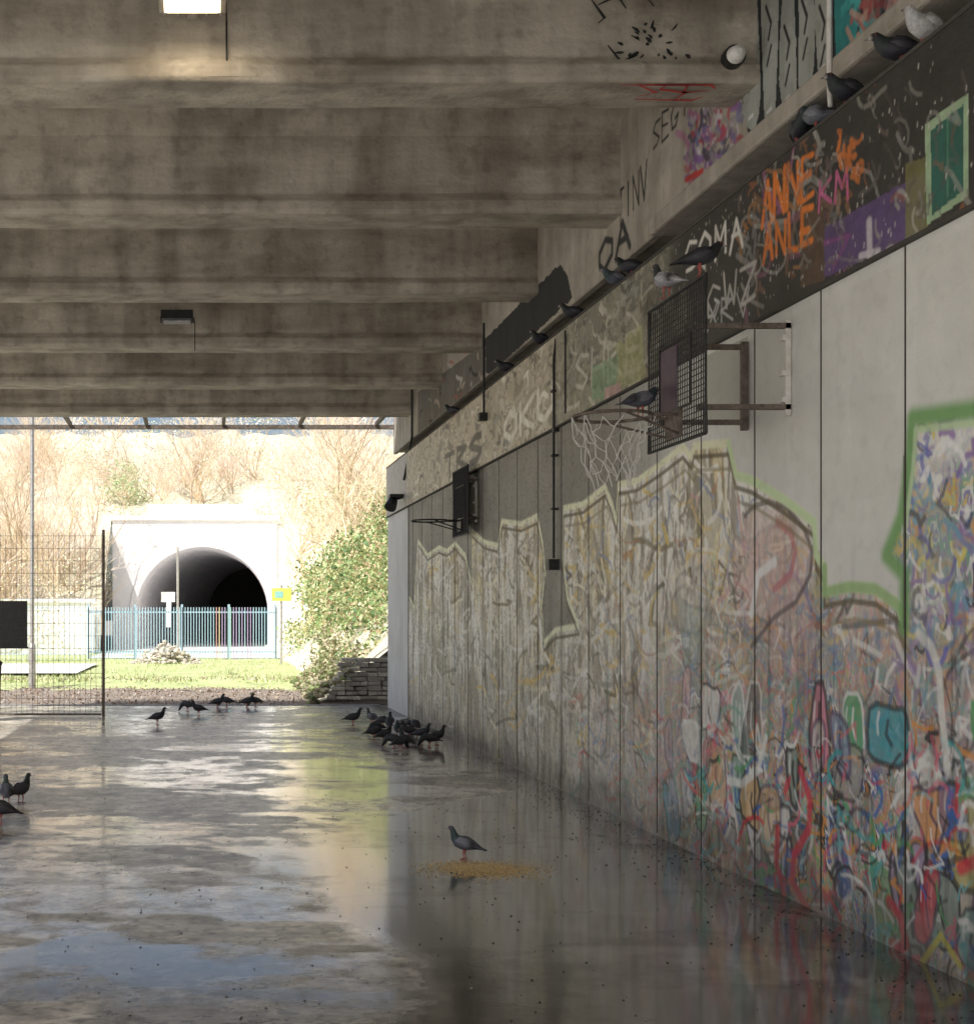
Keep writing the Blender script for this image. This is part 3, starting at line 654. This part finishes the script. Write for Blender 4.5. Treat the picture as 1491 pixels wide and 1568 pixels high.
mb=MB(); x=-3.9
cols=[(.42,.62,.76),(.48,.66,.8),(.40,.57,.7)]
while x<2.75:
    c=random.choice(cols)
    if .6<x<2.1: c=random.choice([(.65,.38,.38),(.7,.62,.4),(.45,.38,.6),(.38,.62,.56),(.38,.47,.7),(.44,.62,.75)])
    mb.box(x,x+.03,46,46.03,.1,1.95,col=c); x+=.1
for z in (.35,1.75): mb.box(-3.9,2.75,46.03,46.07,z,z+.05,col=(.42,.6,.73))
for x in np.arange(-3.9,2.8,1.65): mb.box(x-.04,x+.04,46.0,46.12,0,2.05,col=(.4,.56,.7))
mb.obj('blue_railing_fence',[M_attr])
mb=MB()
for x in np.arange(-12,-3.8,.16): mb.box(x,x+.02,45,45.03,0,2.0,col=(.6,.72,.78))
for z in (.3,1.9): mb.box(-12,-3.8,45.03,45.06,z,z+.04,col=(.6,.72,.78))
mb.obj('side_railing',[M_attr])
mb=MB(); mb.box(-14,-4.3,53,53.4,0,2.2,0,(.86,.82,.74)); mb.box(-14.1,-4.2,52.9,53.5,2.2,2.35,0,(.8,.74,.64))
mb.obj('garden_wall',[M_portal])
cs=[(random.uniform(-12,-4.3),random.uniform(48,52.5),random.uniform(.3,3.8),random.uniform(.3,.7)) for _ in range(60)]
leaves('roadside_shrubs',clumps(cs,30),.06,[(.95,.78,.58),(.94,.85,.66),(.88,.86,.6),(.94,.68,.5)])  # leaf tones paled in place of real haze

def stone(mb,c,s,col,sub=2):
    bm=bmesh.new(); bmesh.ops.create_icosphere(bm,subdivisions=sub,radius=1)
    rd=random.random()*50
    for v in bm.verts:
        p=v.co; m=max(abs(p.x),abs(p.y),abs(p.z)); q=p.lerp(p/m*.85,.6)
        q*=1+.12*math.sin(p.x*3+rd)+.1*math.sin(p.y*4+rd*2)+.06*math.sin(p.z*5+rd)
        v.co=Vector((q.x*s[0]+c[0],q.y*s[1]+c[1],q.z*s[2]+c[2]))
    bm.verts.index_update(); mb.add([v.co[:] for v in bm.verts],[[v.index for v in f.verts] for f in bm.faces],0,col); bm.free()
mb=MB()
z=.04
for row in range(9):
    x=2.42+row*.03+random.uniform(0,.1)
    while x<3.75:
        w=random.uniform(.12,.34); g=random.uniform(.3,.65); j=lambda:random.uniform(-.012,.012)
        x1=min(x+w-.012,3.8); y0=24.62+row*.02+random.uniform(-.03,.03); t=.074
        vs=[(x+j(),y0+j(),z+j()),(x1+j(),y0+j(),z+j()),(x1,y0+.3,z),(x,y0+.3,z),(x+j(),y0+j(),z+t+j()),(x1+j(),y0+j(),z+t+j()),(x1,y0+.3,z+t),(x,y0+.3,z+t)]
        mb.add(vs,[(0,3,2,1),(4,5,6,7),(0,1,5,4),(1,2,6,5),(2,3,7,6),(3,0,4,7)],0,(g,g*.97,g*.9)); x+=w
    z+=.088
mb.obj('dry_stone_wall',[M_stone],bevel=.012)
mb=MB()
for _ in range(260):
    y=random.uniform(24.6,31); x=random.uniform(2.1,2.9)+.02*(y-25); s=random.uniform(.03,.10); g=random.uniform(.25,.6)
    stone(mb,(x,y,max(0,(x-2.2)*.9)+random.uniform(-.05,.1)),(s,s*1.3,s*.6),(g,g*.92,g*.6) if random.random()<.6 else (g*.6,g*.75,g*.3),1)
mb.obj('bank_rubble',[M_stone])
cs=[(random.uniform(2.35,3.4),random.uniform(25.2,31),random.uniform(.1,1.3),random.uniform(.12,.3)) for _ in range(50)]
leaves('bank_weeds',clumps(cs,240),.04,[(.36,.42,.18),(.55,.48,.3),(.26,.32,.12),(.62,.54,.36)])
mb=MB()
for _ in range(300):
    r=random.random()**.7; hgt=(1-r)*.85; g=random.uniform(.5,.9)
    a=random.uniform(0,6.28); s=random.uniform(.03,.11)
    stone(mb,(-1.05+math.cos(a)*r*1.2,41.5+math.sin(a)*r*.7,hgt*random.uniform(.3,1)+.1),(s,s*.8,s*.65),(g,g*.92,g*.8),1)
mb.obj('rubble_heap',[M_stone])

mf_=empty('mesh_fence')
mb=MB(); x=-7.0
while x<-1.56: mb.tube([(x,20.9,.05),(x,20.9,2.95)],.003,4,cap=False); x+=.085
z=.1
while z<2.96: mb.tube([(-7,20.895,z),(-1.55,20.895,z)],.003,4,cap=False); z+=.2
mb.obj('wire_panel',[M_rust],mf_)
mb=MB()
for x in (-1.53,-4.2,-6.9): mb.box(x-.022,x+.022,20.92,20.97,0,3.0)
mb.box(-7,-1.56,20.9,20.93,.03,.06); mb.obj('posts',[M_rust],mf_)
mb=MB(); mb.box(-3.35,-2.74,20.85,20.875,1.13,1.86); mb.box(-3.37,-2.72,20.845,20.849,1.1,1.13,); mb.obj('notice_board',[M_metal_d],mf_)
mb=MB(); mb.tube([(-3.28,20.2,.0),(-3.28,20.2,.15)],[.16,.16],14); mb.tube([(-3.28,20.2,.15),(-3.28,20.2,.85),(-3.28,20.2,.9),(-3.28,20.2,1.0)],[.2,.23,.25,.1],16)
mb.obj('litter_bin',[M_metal_d],smooth=False)
mb=MB(); mb.tube([(-3.88,30.4,-.1),(-3.88,30.4,.9),(-3.88,30.4,1.0),(-3.88,30.4,8)],[.085,.085,.055,.045],10); mb.tube([(-3.88,30.4,7.95),(-3.88,29.9,8.2),(-3.88,29.4,8.25)],.03,8); mb.box(-4.0,-3.76,28.9,29.5,8.2,8.3)
mb.obj('street_lamp',[M_galv])
mb=MB(); mb.tube([(-.85,52,0),(-.85,52,4.4)],.05,8,0); mb.box(-1.5,-.95,51.9,51.93,2.2,2.6,1); mb.box(-1.3,-1.1,51.9,51.93,1.2,2.2,1)
mb.obj('sign_post',[M_galv,M_white])
mb=MB(); mb.tube([(2.55,40.5,0),(2.55,40.5,2.6)],.035,8,0); mb.box(2.25,2.85,40.42,40.45,2.1,2.5,1,(.85,.88,.15)); mb.box(2.35,2.6,40.41,40.418,2.2,2.4,1,(.3,.6,.6))
mb.obj('yellow_sign',[M_galv,M_attr])

# ---------------------------------------------------------------- ceiling floodlights, pipes
M_em=bpy.data.materials.new('lamp_glow'); M_em.use_nodes=True; bb=M_em.node_tree.nodes['Principled BSDF']
bb.inputs['Emission Color'].default_value=(1,.78,.45,1); bb.inputs['Emission Strength'].default_value=3
M_glass=mat('lamp_glass',(.5,.5,.48),None,20,.2,0)
def flood(name,x,y,z,lit):
    e=empty(name); mb=MB()
    mb.box(x-.19,x+.19,y-.12,y+.12,z,z+.09,0); mb.box(x-.2,x+.2,y-.13,y+.13,z-.012,z+.001,0)
    mb.box(x-.03,x+.03,y+.12,y+.30,z+.03,z+.07,0)
    for k in range(5): mb.tube([(x-.17+k*.085,y-.12,z-.03),(x-.17+k*.085,y+.12,z-.03)],.004,5,0)
    mb.tube([(x-.19,y-.12,z-.03),(x+.19,y-.12,z-.03)],.005,5,0)
    mb.obj('housing',[M_metal_d if not lit else M_galv],e,bevel=.004)
    mb=MB(); mb.box(x-.17,x+.17,y-.10,y+.10,z-.022,z-.013)
    for yy_ in (-.06,0,.06): mb.tube([(x-.15,y+yy_,z-.03),(x+.15,y+yy_,z-.03)],.012,8)
    mb.obj('lens',[M_em if lit else M_glass],e)
    mb=MB(); mb.tube([(x+.2,y+.1,z+.04),(x+.21,y+.345,z+.04),(x+.21,y+.345,z-.3)],.006,6); mb.obj('cable',[M_metal_d],e)
flood('ceiling_floodlight',-.04,7.72,5.24,True)
flood('ceiling_floodlight',-.26,15.45,5.12,False)
ld=bpy.data.lights.new('flood_lamp','AREA'); ld.energy=5; ld.size=.34; ld.shape='RECTANGLE'; ld.size_y=.2; ld.color=(1,.85,.65)
lo=bpy.data.objects.new('flood_lamp',ld); lo.location=(-.04,7.72,5.165); link(lo)
mb=MB(); yb=8.075
mb.tube([(.115,yb-.02,5.42),(.145,yb-.02,5.38)],.02,8); mb.tube([(.13,yb-.01,5.55),(.13,yb-.01,5.36)],.007,6)
mb.obj('beam_conduit',[M_metal_d])
mb=MB(); mb.tube([(3.27,8.03,5.03),(3.27,7.97,5.03)],[.066,.066],18,0); mb.tube([(3.27,7.972,5.03),(3.27,7.93,5.03),(3.27,7.91,5.03)],[.056,.046,.02],18,1)
mb.obj('bulkhead_lamp',[M_metal_d,M_white])
mb=MB(); yb=12.2
mb.tube([(WX-.02,yb,4.2),(WX-.04,yb,4.0),(WX-.04,yb,2.15)],.012,8); mb.box(WX-.10,WX-.005,yb-.05,yb+.05,2.04,2.14); mb.box(WX-.05,WX,yb-.04,yb+.04,3.33,3.36)
for z in (2.6,3.1,3.7): mb.box(WX-.065,WX-.005,yb-.03,yb+.03,z,z+.02)
mb.tube([(WX-.03,yb-.35,4.2),(WX-.03,yb-.35,3.45)],.01,6)
mb.obj('wall_conduit',[M_metal_d])
mb=MB(); mb.tube([(WX-.06,15.1,5.0),(WX-.06,15.1,3.9)],.014,8); mb.box(WX-.12,WX-.03,15.05,15.15,3.87,3.96); mb.tube([(GX-.03,21,5.6),(GX-.03,21,4.5),(WX-.06,21,3.8)],.02,6)
mb.obj('wall_conduit',[M_metal_d])
mb=MB(); mb.tube([(3.38,7,5.9),(3.375,7,5.2),(3.375,7.0,4.45),(3.37,6.98,4.33)],[.012,.014,.014,.012],6)
mb.obj('hanging_cable',[M_white])
mb=MB(); mb.box(3.1,3.32,21.2,21.45,3.55,3.6); mb.tube([(3.32,21.3,3.57),(3.12,21.3,3.5)],.03,8); mb.tube([(3.16,21.3,3.5),(3.1,21.2,3.38)],[.08,.1],10)
mb.obj('wall_floodlight',[M_metal_d])

# ---------------------------------------------------------------- basketball hoops
def hoop(yc,zb,hb,zr,net,bx=2.80):
    e=empty('basketball_hoop'); w=.91; y0,y1=yc-w/2,yc+w/2
    mb=MB(); s=.024
    y=y0
    while y<=y1+.001: mb.tube([(bx,y,zb),(bx,y,zb+hb)],.0036,4,cap=False); y+=s*1.45
    z=zb
    while z<=zb+hb+.001: mb.tube([(bx+.004,y0,z),(bx+.004,y1,z)],.0036,4,cap=False); z+=s*1.45
    mb.tube([(bx,y0,zb),(bx,y1,zb),(bx,y1,zb+hb),(bx,y0,zb+hb),(bx,y0,zb)],.011,6)
    mb.tube([(bx-.006,yc-.25,zb+.2),(bx-.006,yc+.25,zb+.2),(bx-.006,yc+.25,zb+.6),(bx-.006,yc-.25,zb+.6),(bx-.006,yc-.25,zb+.2)],.009,5)
    mb.obj('backboard_grid',[M_metal_d],e)
    if net:
        mb=MB(); mb.box(bx-.004,bx+.0015,yc-.02,yc+.26,zb+.2,zb+.58); mb.obj('sticker',[mat('sticker',(.10,.06,.09),None,12,.6,0)],e)
    else:
        mb=MB(); mb.box(bx+.008,bx+.014,y0+.02,y1-.02,zb+.02,zb+hb-.02); mb.obj('back_panel',[M_metal_d],e)
    mb=MB()
    for ya in (yc-.28,yc+.3):
        for z in (zr+.01,zr+.47): mb.box(bx+.018,WX-.006,ya-.015,ya+.015,z-.015,z+.015,0)
    mb.obj('arms',[M_rust],e)
    mb=MB()
    mb.box(WX-.035,WX-.005,yc-.295,yc-.27,zr-.04,zr+.5,0)
    for z in (zr+.05,zr+.2,zr+.4): mb.box(WX-.06,WX-.02,yc-.305,yc-.255,z-.015,z+.015,0)
    mb.obj('wall_frame',[M_white],e)
    mb=MB(); mb.box(WX-.045,WX-.005,yc+.28,yc+.31,zr-.04,zr+.5,0); mb.obj('wall_frame_rear',[M_rust],e)
    cx=bx-.15-.225; ring=[(cx+.225*math.cos(a),yc+.225*math.sin(a),zr) for a in np.linspace(0,2*math.pi,33)]
    mb=MB(); mb.tube(ring,.010,8,cap=False)
    mb.tube([(cx+.2,yc-.1,zr),(bx,yc-.07,zr)],.01,6); mb.tube([(cx+.2,yc+.1,zr),(bx,yc+.07,zr)],.01,6)
    mb.tube([(cx-.0,yc-.22,zr),(bx,yc-.09,zr-.12)],.008,6); mb.tube([(cx,yc+.22,zr),(bx,yc+.09,zr-.12)],.008,6)
    mb.box(bx-.02,bx-.005,yc-.12,yc+.12,zr-.13,zr+.03)
    mb.obj('rim',[M_rust if net else M_metal_d],e)
    if net:
        mb=MB(); n=12; L_=[]
        for lv in range(5):
            r=[.225,.2,.165,.14,.15][lv]; zz=zr-[0,.09,.18,.27,.36][lv]; row=[]
            for k in range(n):
                a=2*math.pi*(k+.5*(lv%2))/n; row.append(Vector((cx+r*math.cos(a)+random.uniform(-.02,.02),yc+r*math.sin(a)+random.uniform(-.02,.02),zz+random.uniform(-.035,.02))))
            L_.append(row)
        for lv in range(4):
            for k in range(n):
                k2=(k+(1 if lv%2 else -1))%n
                for t in (k,k2):
                    if random.random()<.12: continue
                    a=L_[lv][k]; b=L_[lv+1][t]; m=(a+b)/2+Vector((random.uniform(-.02,.02),0,-.02)); mb.tube([a,m,b],.0032,4,cap=False)
        for _ in range(5):
            a=random.choice(L_[3]); mb.tube([a,a+Vector((.03,0,-.06)),a+Vector((random.uniform(-.05,.08),0,-.14))],.0032,4)
        mb.obj('net',[M_net],e)
    return e
hoop(7.68,2.62,.88,2.78,True)
hoop(16.0,2.60,.82,2.78,False,3.2)

# ---------------------------------------------------------------- pigeons
M_pig=mat('pigeon_feathers',(1.1,1.1,1.1),(.75,.75,.78),60,.6,.1,attr=True,det=2)
def pigeon_mesh(name,pose,pal):
    body,neck,head,wing,tail=pal
    S=[(-.175,.085,.030,.004,tail),(-.13,.098,.030,.010,tail),(-.09,.110,.038,.026,body),(-.04,.120,.055,.044,body),(.01,.128,.061,.055,body),(.055,.142,.053,.052,body)]
    if pose=='up': S+=[(.083,.168,.038,.037,neck),(.095,.198,.026,.027,neck),(.101,.222,.021,.023,neck),(.114,.243,.022,.022,head),(.131,.245,.016,.017,head),(.144,.240,.007,.007,(.5,.48,.45)),(.165,.232,.0015,.002,(.06,.06,.06))]
    elif pose=='peck': S+=[(.095,.125,.040,.040,neck),(.120,.098,.028,.029,neck),(.134,.070,.021,.022,neck),(.148,.047,.021,.021,head),(.158,.033,.015,.015,head),(.165,.022,.007,.007,(.5,.48,.45)),(.172,.004,.0015,.002,(.06,.06,.06))]
    else: S+=[(.085,.158,.040,.040,neck),(.098,.176,.032,.032,neck),(.108,.190,.025,.026,neck),(.120,.200,.023,.023,head),(.137,.198,.016,.017,head),(.149,.192,.007,.007,(.5,.48,.45)),(.168,.184,.0015,.002,(.06,.06,.06))]
    mb=MB(); n=12; vs=[]; cs=[]
    for i,s in enumerate(S):
        a=S[max(i-1,0)]; b=S[min(i+1,len(S)-1)]; tx,tz=b[0]-a[0],b[1]-a[1]; l=math.hypot(tx,tz); nx,nz=-tz/l,tx/l
        for k in range(n):
            an=2*math.pi*k/n; vs.append((s[0]+nx*math.sin(an)*s[3], math.cos(an)*s[2], s[1]+nz*math.sin(an)*s[3])); cs.append(s[4])
    fs=[(i*n+k,i*n+(k+1)%n,(i+1)*n+(k+1)%n,(i+1)*n+k) for i in range(len(S)-1) for k in range(n)]+[tuple(range(n))[::-1]]
    mb.add(vs,fs); mb.c=list(cs)
    for sd in (-1,1):
        W=[(.065,.150,.012),(.03,.150,.040),(-.02,.140,.042),(-.07,.125,.030),(-.12,.106,.016),(-.165,.09,.003)]
        vs=[];cs=[]
        for i,(x,z,hh) in enumerate(W):
            yb=[.046,.060,.060,.045,.026,.014][i]
            for k in range(7):
                t=-1+2*k/6; vs.append((x-.01*(t<0)*abs(t),sd*(yb+.009*(1-t*t))-sd*.018*max(0,t),z+hh*t*.85)); cs.append((.03,.03,.035) if i in(3,) else (wing if i<4 else tail))
        fs=[(i*7+k,i*7+k+1,(i+1)*7+k+1,(i+1)*7+k) for i in range(5) for k in range(6)]
        b0=len(mb.c); mb.add(vs,fs); mb.c[b0:]=cs
        rd=(.45,.12,.10)
        mb.tube([(.0,sd*.022,.085),(.008,sd*.024,.045),(.0,sd*.024,.008)],[.011,.0045,.0038],6,col=rd)
        for a in (-.5,0,.5): mb.tube([(.0,sd*.024,.006),(.032*math.cos(a),sd*.024+.032*math.sin(a),.003)],[.004,.002],5,col=rd)
        mb.tube([(.0,sd*.024,.006),(-.018,sd*.024,.003)],[.004,.002],5,col=rd)
        e=S[9]; mb.tube([(e[0]+.004,sd*(e[2]-.002),e[1]+.004),(e[0]+.004,sd*(e[2]+.001),e[1]+.004)],[.004,.003],6,col=(.5,.15,.03))
    me=mb.mesh(name,[M_pig],smooth=True); return me
pals={'grey':((.13,.14,.17),(.04,.07,.07),(.08,.09,.12),(.22,.23,.26),(.09,.09,.11)),
 'dark':((.03,.03,.04),(.02,.03,.03),(.025,.025,.03),(.05,.05,.06),(.02,.02,.025)),
 'white':((.65,.64,.62),(.5,.5,.5),(.6,.6,.6),(.68,.67,.65),(.3,.3,.3)),
 'pied':((.3,.3,.32),(.05,.06,.06),(.08,.08,.1),(.42,.42,.44),(.6,.6,.6))}
pm={(p,c):pigeon_mesh('pigeon_%s_%s'%(p,c),p,pals[c]) for p in('up','peck','sit') for c in pals}
def pigeon(x,y,z,rot,pose='up',c='dark',s=1.0):
    o=bpy.data.objects.new('pigeon',pm[(pose,c)]); o.location=(x,y,z); o.rotation_euler=(0,0,R(rot)); o.scale=(s,s,s); link(o)
def pf(x,y,rot,pose='up',c='dark',s=1.0):
    X,Y=Fc(x,y); pigeon(X,Y,0.001 if Y<23.5 else -.05,rot,pose,c,s)
pf(712,1316,150,'up','grey',.82)
pf(10,1232,100,'up','grey',.95); pf(32,1230,60,'up','dark',.95)
pf(241,1110,20,'up','dark',1.0)
for a in [(288,1090,160,'peck'),(305,1096,200,'up'),(333,1085,20,'up'),(348,1083,170,'peck'),(378,1084,10,'up'),(392,1083,200,'peck')]: pf(*a,c='dark',s=1.0)
pf(540,1111,5,'up','dark',1.0)
for a in [(570,1110,120,'up'),(578,1125,200,'peck'),(588,1138,30,'up'),(597,1117,80,'up'),(604,1146,160,'peck'),(610,1130,250,'up'),(618,1120,20,'peck'),(628,1132,190,'up'),(636,1122,100,'peck'),(645,1136,330,'up'),(612,1150,40,'peck'),(658,1145,190,'peck'),(668,1141,20,'up'),(622,1147,120,'up'),(585,1115,300,'peck'),(572,1133,20,'peck')]:
    pf(*a,c=random.choice(['dark','dark','dark','grey']),s=.95)
pf(2,1262,170,'peck','dark',1.0)
def pl(x,rot,pose='sit',c='grey',s=.95,dx=.09):
    Y=F*(WX+.02)/(x-VX); pigeon(WX+dx-.02,Y,4.252,rot,pose,c,s)
for a in [(1402,200,'sit','white'),(1362,170,'sit','dark'),(1284,190,'sit','dark'),(1240,110,'sit','grey'),(1212,250,'sit','dark'),(935,190,'sit','grey'),(958,150,'sit','dark'),(872,170,'sit','dark'),(822,200,'sit','dark'),(770,180,'sit','dark'),(690,150,'sit','dark')]: pl(*a)
pigeon(2.81,7.35,3.512,350,'sit','dark',.9); pigeon(2.81,7.85,3.512,110,'up','pied',.9)
pigeon(2.81-.17,7.83,2.79,20,'sit','grey',.9)

mb=MB()
for _ in range(6000):
    r=abs(random.gauss(0,.42)); a=random.uniform(0,6.28)
    if r>1.15: continue
    x=1.80+math.cos(a)*r*.42; y=8.28+math.sin(a)*r*.36; s=random.uniform(.0035,.007); q=random.uniform(0,3.14); z=.002+max(0,.02*(1-r*2))*random.random()
    c,sn=math.cos(q)*s,math.sin(q)*s; g=random.uniform(.65,1.15)
    mb.add([(x+c,y+sn,z),(x-sn*.6,y+c*.6,z),(x-c,y-sn,z),(x+sn*.6,y-c*.6,z),(x,y,z+s*.8)],[(0,1,4),(1,2,4),(2,3,4),(3,0,4)],0,(.74*g,.53*g,.24*g))
mb.obj('spilled_grain',[M_attr])
mb=MB()
for _ in range(1700):
    if random.random()<.5: X=random.uniform(-2.6,2.4); Y=random.uniform(4.9,14)
    else: X=3.34-abs(random.gauss(0,.35)); Y=random.uniform(4.8,15)
    if X>3.33: continue
    s=random.uniform(.003,.009); q=random.uniform(0,3.14); c,sn=math.cos(q)*s,math.sin(q)*s; g=random.choice([.03,.03,.04,.06,.08,.3])
    mb.add([(X+c,Y+sn,.001),(X-sn*.7,Y+c*.7,.001),(X-c,Y-sn,.001),(X+sn*.7,Y-c*.7,.001),(X,Y,s*.7)],[(0,1,4),(1,2,4),(2,3,4),(3,0,4)],0,(g,g*.93,g*.85))
mb.obj('floor_debris',[M_attr])

# ---------------------------------------------------------------- light, world, camera
el=R(50); sd=Vector((-.7*math.cos(el),-.714*math.cos(el),math.sin(el)))
sl=bpy.data.lights.new('sun','SUN'); sl.energy=5; sl.angle=R(.5); sl.color=(1,.97,.92)
so_=bpy.data.objects.new('sun',sl); so_.rotation_euler=sd.to_track_quat('Z','Y').to_euler(); link(so_)
w=bpy.data.worlds.new('World'); scene.world=w; w.use_nodes=True; nt=w.node_tree
sk=nt.nodes.new('ShaderNodeTexSky'); sk.sky_type='NISHITA'; sk.sun_disc=False; sk.sun_elevation=el; sk.sun_rotation=math.atan2(sd.x,sd.y); sk.dust_density=4; sk.air_density=1.0
nt.links.new(sk.outputs[0],nt.nodes['Background'].inputs[0]); nt.nodes['Background'].inputs[1].default_value=.15
cam=bpy.data.cameras.new('camera'); co=bpy.data.objects.new('camera',cam); link(co); co.location=(0,0,EYE); co.rotation_euler=(R(90),0,0)
cam.sensor_fit='AUTO'; cam.sensor_width=36; cam.lens=36*F/1568; cam.shift_x=440.5/1568; cam.shift_y=161/1568; cam.clip_start=.05; cam.clip_end=2000
scene.camera=co
scene.view_settings.view_transform='Standard'; scene.view_settings.look='None'; scene.view_settings.exposure=0
